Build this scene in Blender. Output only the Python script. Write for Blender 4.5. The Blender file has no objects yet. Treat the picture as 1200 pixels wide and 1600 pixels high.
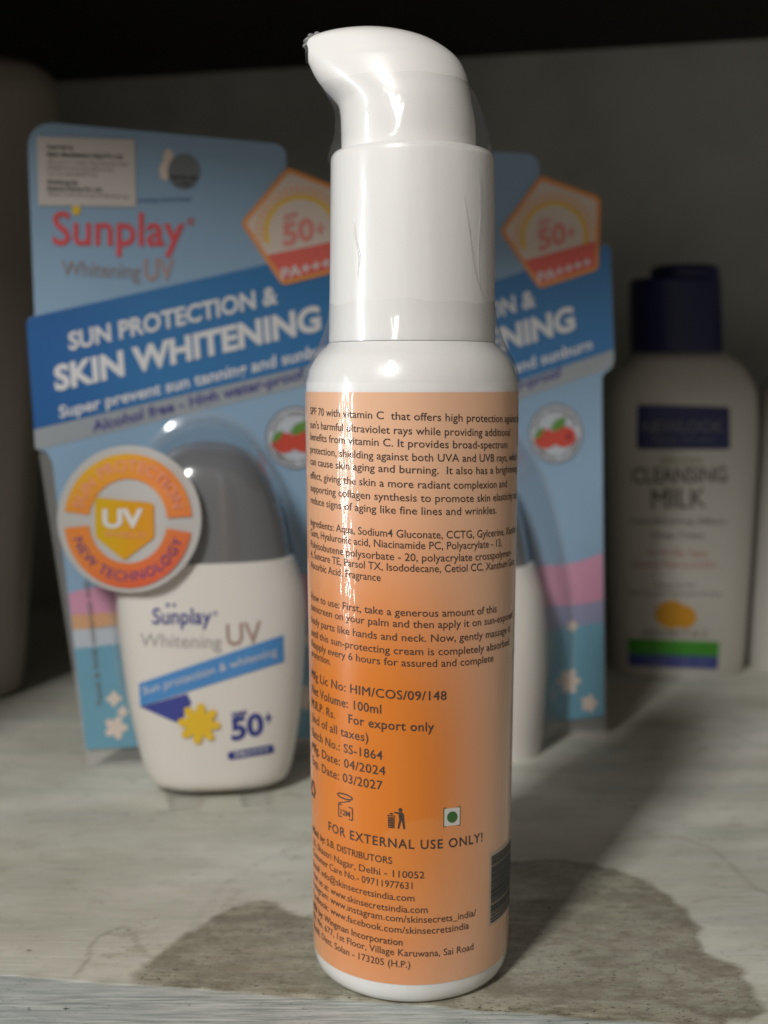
import bpy, math, random
import numpy as np
from mathutils import noise, Vector

random.seed(3)
sc = bpy.context.scene
COL = sc.collection
rad = math.radians

# ------------------------------------------------------------------ camera, world, lamps, exposure
CAM_H, PITCH, FPX = 0.10965, rad(6.0), 1900.0          # camera stands CAM_H above the shelf, looks along +Y and 6 degrees down
cam_d = bpy.data.cameras.new('camera'); cam = bpy.data.objects.new('camera', cam_d); COL.objects.link(cam)
cam.location = (0, 0, CAM_H); cam.rotation_euler = (math.pi / 2 - PITCH, 0, 0)
cam_d.sensor_fit = 'AUTO'; cam_d.sensor_width = 36.0; cam_d.lens = FPX / 1600 * 36.0
cam_d.clip_start = 0.01; cam_d.clip_end = 50
cam_d.dof.use_dof = True; cam_d.dof.focus_distance = 0.2035; cam_d.dof.aperture_fstop = 16.5
sc.camera = cam

world = bpy.data.worlds.new('World'); sc.world = world; world.use_nodes = True
bg = world.node_tree.nodes['Background']
bg.inputs['Strength'].default_value = 0.29
_n = world.node_tree.nodes; _l = world.node_tree.links          # dim room: its left side is brighter than its right
_tc = _n.new('ShaderNodeTexCoord'); _sx = _n.new('ShaderNodeSeparateXYZ'); _l.new(_tc.outputs['Generated'], _sx.inputs[0])
_mr = _n.new('ShaderNodeMapRange'); _mr.inputs['From Min'].default_value = -0.8; _mr.inputs['From Max'].default_value = 0.9; _l.new(_sx.outputs[0], _mr.inputs['Value'])
_mx = _n.new('ShaderNodeMix'); _mx.data_type = 'RGBA'; _mx.inputs[6].default_value = (1.0, 0.92, 0.83, 1); _mx.inputs[7].default_value = (0.60, 0.535, 0.47, 1)
_l.new(_mr.outputs[0], _mx.inputs[0]); _l.new(_mx.outputs[2], bg.inputs['Color'])


def area(name, az, el, dist, sx, sy, watts, col, target):
    """lamp seen from the target at azimuth az (to the left of the camera side) and elevation el"""
    d = bpy.data.lights.new(name, 'AREA'); d.shape = 'RECTANGLE'; d.size = sx; d.size_y = sy
    d.energy = watts; d.color = col
    o = bpy.data.objects.new(name, d); COL.objects.link(o)
    v = Vector((-math.sin(rad(az)) * math.cos(rad(el)), -math.cos(rad(az)) * math.cos(rad(el)), math.sin(rad(el))))
    o.location = Vector(target) + v * dist
    o.rotation_euler = v.to_track_quat('Z', 'Y').to_euler()
    return o


area('room_lamp', 28, 40, 1.1, 0.12, 0.27, 8.1, (1.0, 0.985, 0.95), (0.005, 0.225, 0.07))
area('side_window', 74, 1, 1.2, 0.08, 0.62, 5.6, (0.92, 0.97, 1.0), (0.005, 0.225, 0.105))

sc.view_settings.view_transform = 'Standard'; sc.view_settings.look = 'None'
sc.view_settings.exposure = 0.0; sc.view_settings.gamma = 1.0; sc.view_settings.use_curve_mapping = False
sc.render.engine = 'CYCLES'; sc.cycles.use_denoising = True
sc.cycles.max_bounces = 10; sc.cycles.transparent_max_bounces = 16; sc.cycles.sample_clamp_indirect = 4.0


# ------------------------------------------------------------------ geometry helpers
CP, SP = math.cos(PITCH), math.sin(PITCH)


def ray(u, v):
    x = (u - 600.0) / FPX; y = -(v - 800.0) / FPX
    return Vector((x, CP + y * SP, -SP + y * CP))


CAMP = Vector((0, 0, CAM_H))


def ground(u, v, z=0.0):
    r = ray(u, v); return CAMP + r * ((z - CAM_H) / r.z)


class MB:
    def __init__(s): s.v = []; s.f = []; s.m = []; s.s = []

    def add(s, vs, fs, mi=0, smooth=False):
        b = len(s.v); s.v += [tuple(x) for x in vs]
        for f in fs:
            s.f.append([b + i for i in f]); s.m.append(mi); s.s.append(smooth)
        return s

    def loft(s, rings, mi=0, cap0=True, cap1=True, smooth=True):
        n = len(rings[0]); vs = [p for r in rings for p in r]; fs = []
        for i in range(len(rings) - 1):
            for j in range(n):
                k = (j + 1) % n
                fs.append([i * n + j, i * n + k, (i + 1) * n + k, (i + 1) * n + j])
        s.add(vs, fs, mi, smooth)
        if cap0: s.add(rings[0], [list(range(n))[::-1]], mi, smooth)
        if cap1: s.add(rings[-1], [list(range(n))], mi, smooth)
        return s

    def box(s, c, sz, mi=0):
        x, y, z = c; a, b, d = sz[0] / 2, sz[1] / 2, sz[2] / 2
        vs = [(x + i * a, y + j * b, z + k * d) for i in (-1, 1) for j in (-1, 1) for k in (-1, 1)]
        s.add(vs, [[0, 1, 3, 2], [4, 6, 7, 5], [0, 4, 5, 1], [2, 3, 7, 6], [0, 2, 6, 4], [1, 5, 7, 3]], mi)

    def build(s, name, mats, parent=None, sharp=35):
        me = bpy.data.meshes.new(name)
        org = Vector((0, 0, 0))
        if parent is not None:
            q = parent
            while q is not None: org = org + Vector(q.location); q = q.parent
        me.from_pydata([(x - org.x, y - org.y, z - org.z) for x, y, z in s.v], [], s.f)
        for m in (mats if isinstance(mats, (list, tuple)) else [mats]): me.materials.append(m)
        me.polygons.foreach_set('material_index', s.m)
        me.polygons.foreach_set('use_smooth', s.s)
        me.update()
        if any(s.s): me.set_sharp_from_angle(angle=rad(sharp))
        o = bpy.data.objects.new(name, me); COL.objects.link(o)
        if parent is not None: o.parent = parent
        return o


def thing(name, loc, label, cat, group=None):
    o = bpy.data.objects.new(name, None); COL.objects.link(o); o.location = loc
    o.empty_display_size = 0.01
    o['label'] = label; o['category'] = cat
    if group: o['group'] = group
    return o


def structure(o): o['kind'] = 'structure'; return o


_tc = {}


def glyphs(s, bold=0.0, spacing=1.0):
    """flat outline mesh of a line of text: verts (x, y with cap height 1), faces, width"""
    key = (s, bold, spacing)
    if key in _tc: return _tc[key]
    c = bpy.data.curves.new('tmp', 'FONT'); c.body = s; c.size = 1.0; c.offset = bold; c.space_character = spacing
    c.resolution_u = 3; c.fill_mode = 'FRONT'
    o = bpy.data.objects.new('tmp', c)
    me = o.to_mesh()
    vs = [(v.co.x, v.co.y) for v in me.vertices]; fs = [list(p.vertices) for p in me.polygons]
    o.to_mesh_clear(); bpy.data.objects.remove(o); bpy.data.curves.remove(c)
    cap = 0.7
    x0 = min(v[0] for v in vs); x1 = max(v[0] for v in vs)
    r = ([((x - x0), y / cap) for x, y in vs], fs, x1 - x0)
    _tc[key] = r
    return r


def text_px(mb, S, s, A, B, h, off, mi=0, bold=0.0, slant=0.0, spacing=1.0):
    """text whose baseline runs from A to B on the surface S; h is the cap height"""
    vs, fs, W = glyphs(s, bold, spacing)
    if bold and 'M' in s and bold < 0.03:                 # thicken by a second, slightly shifted print
        text_px(mb, S, s, A, B, h, off, mi, 0.0, slant, spacing)
        k = bold * 1.2; d = ((B[0] - A[0]) / W * k, (B[1] - A[1]) / W * k)
        return text_px(mb, S, s, (A[0] + d[0], A[1] + d[1]), (B[0] + d[0], B[1] + d[1]), h, off + 0.00003, mi, 0.0, slant, spacing)
    dx, dy = (B[0] - A[0]) / W, (B[1] - A[1]) / W
    L = math.hypot(B[0] - A[0], B[1] - A[1]); ux, uy = (B[1] - A[1]) / L * (1 - slant), -1.0
    if abs(B[0] - A[0]) < abs(B[1] - A[1]):          # running up or down the card
        ux, uy = (B[1] - A[1]) / L, -(B[0] - A[0]) / L
    mb.add([S(A[0] + dx * x + ux * h * y * (0.35 if uy == -1.0 else 1), A[1] + dy * x + uy * h * y, off) for x, y in vs], fs, mi)


def text_arc(mb, S, s, c, R, a0, a1, h, off, mi=0, bold=0.0, inside=False):
    """text along an ellipse c, R=(rx, ry); angles in degrees, 0 = right, 90 = up"""
    vs, fs, W = glyphs(s, bold, 1.05)
    out = []
    for x, y in vs:
        a = rad(a0 + (a1 - a0) * x / W)
        k = 1 + (-1 if inside else 1) * y * h / R[0]
        out.append(S(c[0] + R[0] * k * math.cos(a), c[1] - R[1] * k * math.sin(a), off))
    mb.add(out, fs, mi)


def clip(poly, x0, x1):
    def half(p, x, keep):
        out = []
        for i in range(len(p)):
            a, b = p[i], p[(i + 1) % len(p)]
            ia, ib = keep(a[0]), keep(b[0])
            if ia: out.append(a)
            if ia != ib:
                t = (x - a[0]) / (b[0] - a[0]); out.append((x, a[1] + t * (b[1] - a[1])))
        return out
    p = half(poly, x0, lambda v: v >= x0)
    return half(p, x1, lambda v: v <= x1) if p else p


def poly_px(mb, S, pts, off, mi=0, strip=None):
    if strip is None:
        mb.add([S(u, v, off) for u, v in pts], [list(range(len(pts)))], mi); return
    u0 = min(p[0] for p in pts); u1 = max(p[0] for p in pts); n = max(1, int(math.ceil((u1 - u0) / strip)))
    for i in range(n):
        q = clip(pts, u0 + (u1 - u0) * i / n, u0 + (u1 - u0) * (i + 1) / n)
        if len(q) > 2: mb.add([S(u, v, off) for u, v in q], [list(range(len(q)))], mi)


def ell(c, rx, ry, n=40, a0=0, a1=360):
    full = abs(a1 - a0) >= 360
    return [(c[0] + rx * math.cos(rad(a0 + (a1 - a0) * i / (n if full else n - 1))),
             c[1] - ry * math.sin(rad(a0 + (a1 - a0) * i / (n if full else n - 1)))) for i in range(n)]


def ring_px(mb, S, c, R0, R1, off, mi=0, a0=0, a1=360, n=48):
    o = ell(c, R1[0], R1[1], n, a0, a1 if a1 - a0 < 360 else a0 + 359.99)
    i = ell(c, R0[0], R0[1], n, a0, a1 if a1 - a0 < 360 else a0 + 359.99)
    for k in range(n - 1):
        mb.add([S(o[k][0], o[k][1], off), S(o[k + 1][0], o[k + 1][1], off), S(i[k + 1][0], i[k + 1][1], off), S(i[k][0], i[k][1], off)], [[0, 1, 2, 3]], mi)


def rounded(pts, r, n=6):
    """round the corners of a polygon; r one radius or one per corner"""
    out = []; N = len(pts)
    for i in range(N):
        p, a, b = Vector(pts[i]).to_2d(), Vector(pts[i - 1]).to_2d(), Vector(pts[(i + 1) % N]).to_2d()
        rr = r[i] if isinstance(r, (list, tuple)) else r
        da, db = a - p, b - p
        ra = min(rr, da.length * 0.49); rb = min(rr, db.length * 0.49)
        if ra < 1e-9: out.append(tuple(p)); continue
        A = p + da.normalized() * ra; B = p + db.normalized() * rb
        for k in range(n + 1):
            t = k / n; q = A * (1 - t) ** 2 + p * 2 * t * (1 - t) + B * t * t
            out.append((q.x, q.y))
    return out


def super_ring(cx, cy, z, a, b, e=2.0, n=64, R=None, N=None, O=None):
    """superellipse section at height z, in world axes or in a card's frame (R along the card, N out of it)"""
    pts = []
    for i in range(n):
        t = 2 * math.pi * i / n; c, s = math.cos(t), math.sin(t)
        x = cx + a * math.copysign(abs(c) ** (2 / e), c); y = cy + b * math.copysign(abs(s) ** (2 / e), s)
        if R is None: pts.append((x, y, z))
        else:
            p = O + R * x - N * y; pts.append((p.x, p.y, z))
    return pts


def interp(z, tab):
    if z <= tab[0][0]: return tab[0][1]
    for (a, b), (c, d) in zip(tab, tab[1:]):
        if z <= c: return b + (d - b) * (z - a) / (c - a)
    return tab[-1][1]


def catmull(tab, n):
    """smooth resampling of a list of tuples"""
    P = np.array(tab, float); out = []
    for i in range(len(P) - 1):
        p0, p1, p2, p3 = P[max(i - 1, 0)], P[i], P[i + 1], P[min(i + 2, len(P) - 1)]
        for k in range(n):
            t = k / n
            out.append(0.5 * ((2 * p1) + (-p0 + p2) * t + (2 * p0 - 5 * p1 + 4 * p2 - p3) * t * t + (-p0 + 3 * p1 - 3 * p2 + p3) * t ** 3))
    out.append(P[-1])
    return [tuple(x) for x in out]


# ------------------------------------------------------------------ materials
def mat(name, col, rough=0.5, spec=0.5, coat=0.0, sss=0.0, bump=0.0, bscale=300.0, trans=0.0, vary=0.0, bstretch=(1, 1, 1), metal=0.0, coat_rough=0.05):
    m = bpy.data.materials.new(name); m.use_nodes = True
    nt = m.node_tree; b = nt.nodes['Principled BSDF']
    b.inputs['Base Color'].default_value = (*col, 1); b.inputs['Roughness'].default_value = rough
    b.inputs['Specular IOR Level'].default_value = spec; b.inputs['Coat Weight'].default_value = coat
    b.inputs['Coat Roughness'].default_value = coat_rough; b.inputs['Metallic'].default_value = metal
    b.inputs['Transmission Weight'].default_value = trans
    if sss:
        b.inputs['Subsurface Weight'].default_value = sss; b.inputs['Subsurface Radius'].default_value = (1, 0.8, 0.6)
        b.inputs['Subsurface Scale'].default_value = 0.002
    if bump or vary:
        tc = nt.nodes.new('ShaderNodeTexCoord'); mp = nt.nodes.new('ShaderNodeMapping'); mp.inputs['Scale'].default_value = bstretch
        nt.links.new(tc.outputs['Object'], mp.inputs['Vector'])
        nz = nt.nodes.new('ShaderNodeTexNoise'); nz.inputs['Scale'].default_value = bscale; nz.inputs['Detail'].default_value = 4
        nt.links.new(mp.outputs['Vector'], nz.inputs['Vector'])
        if bump:
            bp = nt.nodes.new('ShaderNodeBump'); bp.inputs['Strength'].default_value = bump; bp.inputs['Distance'].default_value = 0.0004
            nt.links.new(nz.outputs['Fac'], bp.inputs['Height']); nt.links.new(bp.outputs['Normal'], b.inputs['Normal'])
            nt.links.new(bp.outputs['Normal'], b.inputs['Coat Normal'])
        if vary:
            mx = nt.nodes.new('ShaderNodeMix'); mx.data_type = 'RGBA'
            mx.inputs[6].default_value = tuple(c * (1 - vary) for c in col) + (1,)
            mx.inputs[7].default_value = tuple(min(1, c * (1 + vary)) for c in col) + (1,)
            nt.links.new(nz.outputs['Fac'], mx.inputs[0]); nt.links.new(mx.outputs[2], b.inputs['Base Color'])
    return m


def film_mat(name, base=0.03, rough=0.08, gloss=0.35, tint=(1, 1, 1), milk=0.04, bscale=160.0, bump=0.35, stretch=(1, 1, 0.4)):
    """thin clear plastic: mostly see-through, glossy at glancing angles, faintly milky"""
    m = bpy.data.materials.new(name); m.use_nodes = True; nt = m.node_tree; N = nt.nodes; L = nt.links
    for n in list(N):
        if n.type != 'OUTPUT_MATERIAL': N.remove(n)
    out = [n for n in N if n.type == 'OUTPUT_MATERIAL'][0]
    tr = N.new('ShaderNodeBsdfTransparent'); tr.inputs[0].default_value = (*tint, 1)
    gl = N.new('ShaderNodeBsdfGlossy'); gl.inputs['Roughness'].default_value = rough
    df = N.new('ShaderNodeBsdfDiffuse'); df.inputs[0].default_value = (0.8, 0.8, 0.8, 1)
    lw = N.new('ShaderNodeLayerWeight'); lw.inputs[0].default_value = 0.5
    pw = N.new('ShaderNodeMath'); pw.operation = 'POWER'; pw.inputs[1].default_value = 3.0
    ml = N.new('ShaderNodeMath'); ml.operation = 'MULTIPLY_ADD'; ml.inputs[1].default_value = gloss; ml.inputs[2].default_value = base
    L.new(lw.outputs['Facing'], pw.inputs[0]); L.new(pw.outputs[0], ml.inputs[0])
    tc = N.new('ShaderNodeTexCoord'); mp = N.new('ShaderNodeMapping'); mp.inputs['Scale'].default_value = stretch
    nz = N.new('ShaderNodeTexNoise'); nz.inputs['Scale'].default_value = bscale; nz.inputs['Detail'].default_value = 3
    bp = N.new('ShaderNodeBump'); bp.inputs['Strength'].default_value = bump; bp.inputs['Distance'].default_value = 0.001
    L.new(tc.outputs['Object'], mp.inputs[0]); L.new(mp.outputs[0], nz.inputs['Vector']); L.new(nz.outputs['Fac'], bp.inputs['Height'])
    L.new(bp.outputs[0], gl.inputs['Normal']); L.new(bp.outputs[0], lw.inputs['Normal'])
    m1 = N.new('ShaderNodeMixShader'); m1.inputs[0].default_value = milk
    L.new(tr.outputs[0], m1.inputs[1]); L.new(df.outputs[0], m1.inputs[2])
    m2 = N.new('ShaderNodeMixShader'); L.new(ml.outputs[0], m2.inputs[0]); L.new(m1.outputs[0], m2.inputs[1]); L.new(gl.outputs[0], m2.inputs[2])
    L.new(m2.outputs[0], out.inputs['Surface'])
    return m


def ink(name, col, rough=0.5): return mat(name, col, rough, 0.35)


class NT:
    """tiny helper for node math"""
    def __init__(s, m): s.nt = m.node_tree; s.N = s.nt.nodes; s.L = s.nt.links

    def _set(s, sock, v):
        if isinstance(v, bpy.types.NodeSocket): s.L.new(v, sock)
        else: sock.default_value = v

    def math(s, op, a, b=0.0, c=0.0, clamp=False):
        n = s.N.new('ShaderNodeMath'); n.operation = op; n.use_clamp = clamp
        s._set(n.inputs[0], a); s._set(n.inputs[1], b); s._set(n.inputs[2], c); return n.outputs[0]

    def smooth(s, v, a, b, lo=0.0, hi=1.0):
        n = s.N.new('ShaderNodeMapRange'); n.interpolation_type = 'SMOOTHSTEP'
        s._set(n.inputs['Value'], v); n.inputs['From Min'].default_value = a; n.inputs['From Max'].default_value = b
        n.inputs['To Min'].default_value = lo; n.inputs['To Max'].default_value = hi; return n.outputs[0]

    def mix(s, f, a, b, mode='MIX'):
        n = s.N.new('ShaderNodeMix'); n.data_type = 'RGBA'; n.blend_type = mode
        s._set(n.inputs[0], f)
        s._set(n.inputs[6], a if isinstance(a, bpy.types.NodeSocket) else (*a, 1)); s._set(n.inputs[7], b if isinstance(b, bpy.types.NodeSocket) else (*b, 1))
        return n.outputs[2]

    def noise(s, vec, scale, detail=4, rough=0.55, stretch=(1, 1, 1), rot=0.0):
        mp = s.N.new('ShaderNodeMapping'); mp.inputs['Scale'].default_value = stretch; mp.inputs['Rotation'].default_value = (0, 0, rot)
        s.L.new(vec, mp.inputs[0])
        n = s.N.new('ShaderNodeTexNoise'); n.inputs['Scale'].default_value = scale; n.inputs['Detail'].default_value = detail; n.inputs['Roughness'].default_value = rough
        s.L.new(mp.outputs[0], n.inputs['Vector']); return n.outputs['Fac']


# ------------------------------------------------------------------ the setting: shelf, back wall, shelf above
YAW = -8.2                                     # the shelf's front edge runs a little towards the camera on the right
cy_, sy_ = math.cos(rad(YAW)), math.sin(rad(YAW))
SO = Vector((-0.0115, 0.2086, 0))              # a point on the front seam


def st(s, t, z=0.0): return (SO.x + cy_ * s - sy_ * t, SO.y + sy_ * s + cy_ * t, z)


def to_st(p): d = p - SO; return (cy_ * d.x + sy_ * d.y, -sy_ * d.x + cy_ * d.y)


def shelf_material():
    m = bpy.data.materials.new('weathered_grey_board'); m.use_nodes = True; h = NT(m); b = h.N['Principled BSDF']
    tc = h.N.new('ShaderNodeTexCoord'); ob = tc.outputs['Object']
    at = h.N.new('ShaderNodeAttribute'); at.attribute_name = 'wet'; wet = at.outputs['Fac']
    at2 = h.N.new('ShaderNodeAttribute'); at2.attribute_name = 'tide'; tide = at2.outputs['Fac']
    at3 = h.N.new('ShaderNodeAttribute'); at3.attribute_name = 'lip'; lip = at3.outputs['Fac']
    r = rad(-YAW)
    streak = h.noise(ob, 60, 5, 0.65, (0.12, 1.6, 1), r)
    fine = h.noise(ob, 800, 6, 0.75, (0.09, 1.5, 1), r)
    cloud = h.noise(ob, 16, 4, 0.6, (0.8, 1.3, 1), r)
    speck = h.noise(ob, 1900, 2, 0.6, (0.5, 1, 1), r); grit = h.noise(ob, 420, 3, 0.6, (0.7, 1, 1), r)
    blot = h.noise(ob, 120, 4, 0.7, (0.6, 1, 1), r)
    c = h.mix(h.smooth(cloud, 0.35, 0.68), (0.52, 0.51, 0.42), (0.77, 0.765, 0.685))
    mott = h.noise(ob, 48, 5, 0.65, (0.7, 1.0, 1), r)
    c = h.mix(h.smooth(mott, 0.40, 0.66, 0, 0.55), c, (0.50, 0.50, 0.42)); c = h.mix(h.smooth(h.noise(ob, 230, 5, 0.7, (0.6, 1.1, 1), r), 0.54, 0.70, 0, 0.45), c, (0.38, 0.37, 0.30))
    c = h.mix(h.smooth(streak, 0.42, 0.70, 0, 0.35), c, (0.34, 0.37, 0.33))
    c = h.mix(h.smooth(fine, 0.44, 0.66, 0, 0.5), c, (0.72, 0.71, 0.645))
    c = h.mix(h.smooth(blot, 0.55, 0.72, 0, 0.45), c, (0.31, 0.28, 0.21))
    lipc = h.mix(h.smooth(fine, 0.35, 0.66), (0.26, 0.30, 0.285), (0.60, 0.63, 0.60))
    lipc = h.mix(h.smooth(streak, 0.45, 0.65, 0, 0.6), lipc, (0.43, 0.47, 0.455))
    c = h.mix(lip, c, lipc)
    c = h.mix(h.math('MULTIPLY', tide, 0.45), c, (0.16, 0.14, 0.095))
    grain = h.noise(ob, 360, 5, 0.72, (0.45, 1.1, 1), r)
    wc = h.mix(h.smooth(blot, 0.38, 0.66), (0.40, 0.37, 0.315), (0.66, 0.64, 0.58))
    wc = h.mix(h.smooth(grain, 0.36, 0.50, 0.75, 0), wc, (0.29, 0.26, 0.20)); wc = h.mix(h.smooth(grain, 0.56, 0.68, 0, 0.6), wc, (0.85, 0.83, 0.77))
    wetc = h.mix(1.0, c, wc, 'MULTIPLY')
    wetc = h.mix(h.smooth(fine, 0.55, 0.75, 0, 0.25), wetc, (0.25, 0.24, 0.20))
    c = h.mix(wet, c, wetc)
    sp = h.math('MAXIMUM', h.math('MULTIPLY', h.smooth(speck, 0.60, 0.68, 0, 0.8), h.math('ADD', h.smooth(blot, 0.50, 0.62, 0, 0.6), h.math('MULTIPLY', wet, 0.9))), h.smooth(grit, 0.69, 0.74, 0, 0.85))
    c = h.mix(sp, c, (0.045, 0.037, 0.028))
    h.L.new(c, b.inputs['Base Color'])
    h.L.new(h.smooth(wet, 0, 1, 0.62, 0.5), b.inputs['Roughness'])
    b.inputs['Specular IOR Level'].default_value = 0.3
    bp = h.N.new('ShaderNodeBump'); bp.inputs['Strength'].default_value = 0.22; bp.inputs['Distance'].default_value = 0.0006
    hh = h.math('ADD', fine, h.math('MULTIPLY', streak, 0.8)); h.L.new(hh, bp.inputs['Height']); h.L.new(bp.outputs[0], b.inputs['Normal'])
    return m


def build_shelf():
    def axis(dense0, dense1, step, lo, hi, coarse):
        a = list(np.arange(lo, dense0, coarse)) + list(np.arange(dense0, dense1, step)) + list(np.arange(dense1, hi + coarse, coarse))
        return np.array(a)
    S = axis(-0.13, 0.20, 0.0008, -0.65, 0.65, 0.02)
    T = np.concatenate([[-0.070, -0.045, -0.03, -0.02, -0.012, -0.006, -0.002, -0.0009, -0.0003], np.array([0.0003, 0.0009, 0.002]), np.arange(0.0028, 0.10, 0.0008), np.arange(0.10, 0.62, 0.012)])
    ss, tt = np.meshgrid(S, T); n, mN = ss.shape
    z = np.zeros_like(ss)
    wob = np.array([0.0004 * noise.noise(Vector((s * 60, 3.1, 0))) for s in S])[None, :]
    td = tt
    chip = np.array([max(0.0, noise.noise(Vector((s * 90, 7.7, 0))) + 0.15) for s in S])[None, :] + 0 * tt
    z[np.abs(tt) < 0.0005] = -0.00035 * chip[np.abs(tt) < 0.0005]
    front = tt < -0.0005
    z[front] = -0.00015 + 0 * tt[front] - np.maximum(0, -tt[front] - 0.03) * 0.2
    X = SO.x + cy_ * ss - sy_ * (tt + wob * (np.abs(tt) < 0.003)); Y = SO.y + sy_ * ss + cy_ * (tt + wob * (np.abs(tt) < 0.003))
    # water stain with its own outline, and the tide marks of older ones
    stain = [(206, 1531), (226, 1507), (248, 1492), (262, 1478), (285, 1462), (310, 1449), (345, 1426), (380, 1412), (415, 1405), (432, 1411), (440, 1425),
             (475, 1431), (520, 1438), (600, 1400), (700, 1360), (800, 1346), (860, 1342), (930, 1350), (960, 1358), (1000, 1371), (1035, 1393), (1065, 1416),
             (1085, 1440), (1097, 1455), (1096, 1470), (1100, 1486), (1115, 1497), (1142, 1505), (1160, 1512), (1166, 1532), (1180, 1552), (1196, 1580),
             (1100, 1612), (900, 1594), (700, 1575), (500, 1557), (350, 1548), (215, 1539)]
    P = np.array([[ground(u, v).x, ground(u, v).y] for u, v in stain])
    px, py = X.ravel(), Y.ravel()
    inside = np.zeros(px.shape, bool); dist = np.full(px.shape, 9.0)
    for i in range(len(P)):
        a, b = P[i], P[(i + 1) % len(P)]
        cond = ((a[1] > py) != (b[1] > py))
        with np.errstate(divide='ignore', invalid='ignore'):
            xi = (b[0] - a[0]) * (py - a[1]) / (b[1] - a[1]) + a[0]
        inside ^= cond & (px < xi)
        d = b - a; t = np.clip(((px - a[0]) * d[0] + (py - a[1]) * d[1]) / (d @ d), 0, 1)
        dist = np.minimum(dist, np.hypot(px - a[0] - t * d[0], py - a[1] - t * d[1]))
    sd = np.where(inside, dist, -dist)
    near = np.where(np.abs(sd) < 0.006)[0]
    for i in near:
        sd[i] += 0.0013 * noise.noise(Vector((px[i] * 260, py[i] * 260, 0))) + 0.0006 * noise.noise(Vector((px[i] * 900, py[i] * 900, 4)))
    wet = np.clip(sd / 0.0015 + 0.5, 0, 1)
    wet = wet * (0.86 + 0.14 * np.exp(-np.maximum(sd, 0) / 0.004))
    wet[front.ravel()] *= 0.25
    tide = np.zeros_like(px)
    for line, w, k in [([(118, 1526), (128, 1512), (137, 1500), (140, 1482), (150, 1466), (180, 1452), (198, 1449), (210, 1463), (216, 1480), (236, 1497)], 0.0007, 1.0),
                       ([(950, 1318), (1000, 1309), (1060, 1308), (1110, 1325), (1140, 1350), (1180, 1388), (1210, 1400)], 0.0010, 0.7),
                       ([(1080, 1410), (1120, 1402), (1180, 1400)], 0.0008, 0.6),
                       ([(300, 1448), (350, 1380), (420, 1340)], 0.0016, 0.25)]:
        Q = np.array([[ground(u, v).x, ground(u, v).y] for u, v in line]); dd = np.full(px.shape, 9.0)
        for a, b in zip(Q, Q[1:]):
            d = b - a; t = np.clip(((px - a[0]) * d[0] + (py - a[1]) * d[1]) / (d @ d), 0, 1)
            dd = np.minimum(dd, np.hypot(px - a[0] - t * d[0], py - a[1] - t * d[1]))
        idx = np.where(dd < w * 4)[0]
        for i in idx:
            q = dd[i] + 0.0006 * noise.noise(Vector((px[i] * 500, py[i] * 500, 9)))
            tide[i] = max(tide[i], k * max(0.0, 1 - abs(q) / w))
    lip = np.where(front, 1.0, 0.0).ravel()
    dirt = np.exp(-np.abs(tt.ravel()) / 0.0008) * 0.9
    tide = np.maximum(tide, dirt * (0.5 + 0.5 * np.sin(px * 700) * np.sin(px * 211)))
    me = bpy.data.meshes.new('shelf')
    vs = np.stack([px, py, z.ravel()], 1)
    i = np.arange(n - 1)[:, None] * mN + np.arange(mN - 1)[None, :]
    fs = np.stack([i, i + 1, i + mN + 1, i + mN], -1).reshape(-1, 4)
    # underside so that the board has its thickness
    base = len(vs); corners = [st(S[0], T[0], -0.02), st(S[-1], T[0], -0.02), st(S[-1], T[-1], -0.02), st(S[0], T[-1], -0.02)]
    vs = np.vstack([vs, corners]); faces = [tuple(f) for f in fs.tolist()]
    faces += [(base + 3, base + 2, base + 1, base), tuple([base, base + 1] + list(range(mN - 1, -1, -1)))]
    me.from_pydata(vs.tolist(), [], faces)
    for nm, a in (('wet', wet), ('tide', tide), ('lip', lip)):
        at = me.attributes.new(nm, 'FLOAT', 'POINT'); at.data.foreach_set('value', np.concatenate([a, np.zeros(4)]).astype(np.float32))
    me.materials.append(shelf_material()); me.update()
    o = bpy.data.objects.new('shelf', me); COL.objects.link(o); structure(o)


build_shelf()

wallm = bpy.data.materials.new('grey_plaster'); wallm.use_nodes = True; h = NT(wallm); b_ = h.N['Principled BSDF']
tc = h.N.new('ShaderNodeTexCoord')
h.L.new(h.mix(h.smooth(h.noise(tc.outputs['Object'], 14, 5), 0.3, 0.7), (0.36, 0.362, 0.335), (0.50, 0.50, 0.465)), b_.inputs['Base Color'])
b_.inputs['Roughness'].default_value = 0.7; b_.inputs['Specular IOR Level'].default_value = 0.2
WY = -13.0; cw, sw = math.cos(rad(WY)), math.sin(rad(WY))
WO = Vector((0.0, 0.56, 0)); CEIL = 0.252


def wl(s, t, z): return (WO.x + cw * s - sw * t, WO.y + sw * s + cw * t, z)


mb = MB()
vs = [wl(s, t, z) for s in (-0.62, 0.62) for t in (0, 0.03) for z in (-0.02, 0.32)]
mb.add(vs, [[0, 1, 3, 2], [4, 6, 7, 5], [0, 4, 5, 1], [2, 3, 7, 6], [0, 2, 6, 4], [1, 5, 7, 3]])
structure(mb.build('back_wall', wallm))
mb = MB(); vs = [(x, y, z) for x in (-0.205, -0.185) for y in (0.192, 0.70) for z in (0.0005, CEIL - 0.0005)]
mb.add(vs, [[0, 1, 3, 2], [4, 6, 7, 5], [0, 4, 5, 1], [2, 3, 7, 6], [0, 2, 6, 4], [1, 5, 7, 3]])
structure(mb.build('side_wall', wallm))
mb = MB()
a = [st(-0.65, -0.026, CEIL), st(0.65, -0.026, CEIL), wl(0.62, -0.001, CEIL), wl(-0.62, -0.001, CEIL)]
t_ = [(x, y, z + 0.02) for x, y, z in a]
mb.add(a + t_, [[3, 2, 1, 0], [4, 5, 6, 7], [0, 1, 5, 4], [1, 2, 6, 5], [2, 3, 7, 6], [3, 0, 4, 7]])
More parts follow.
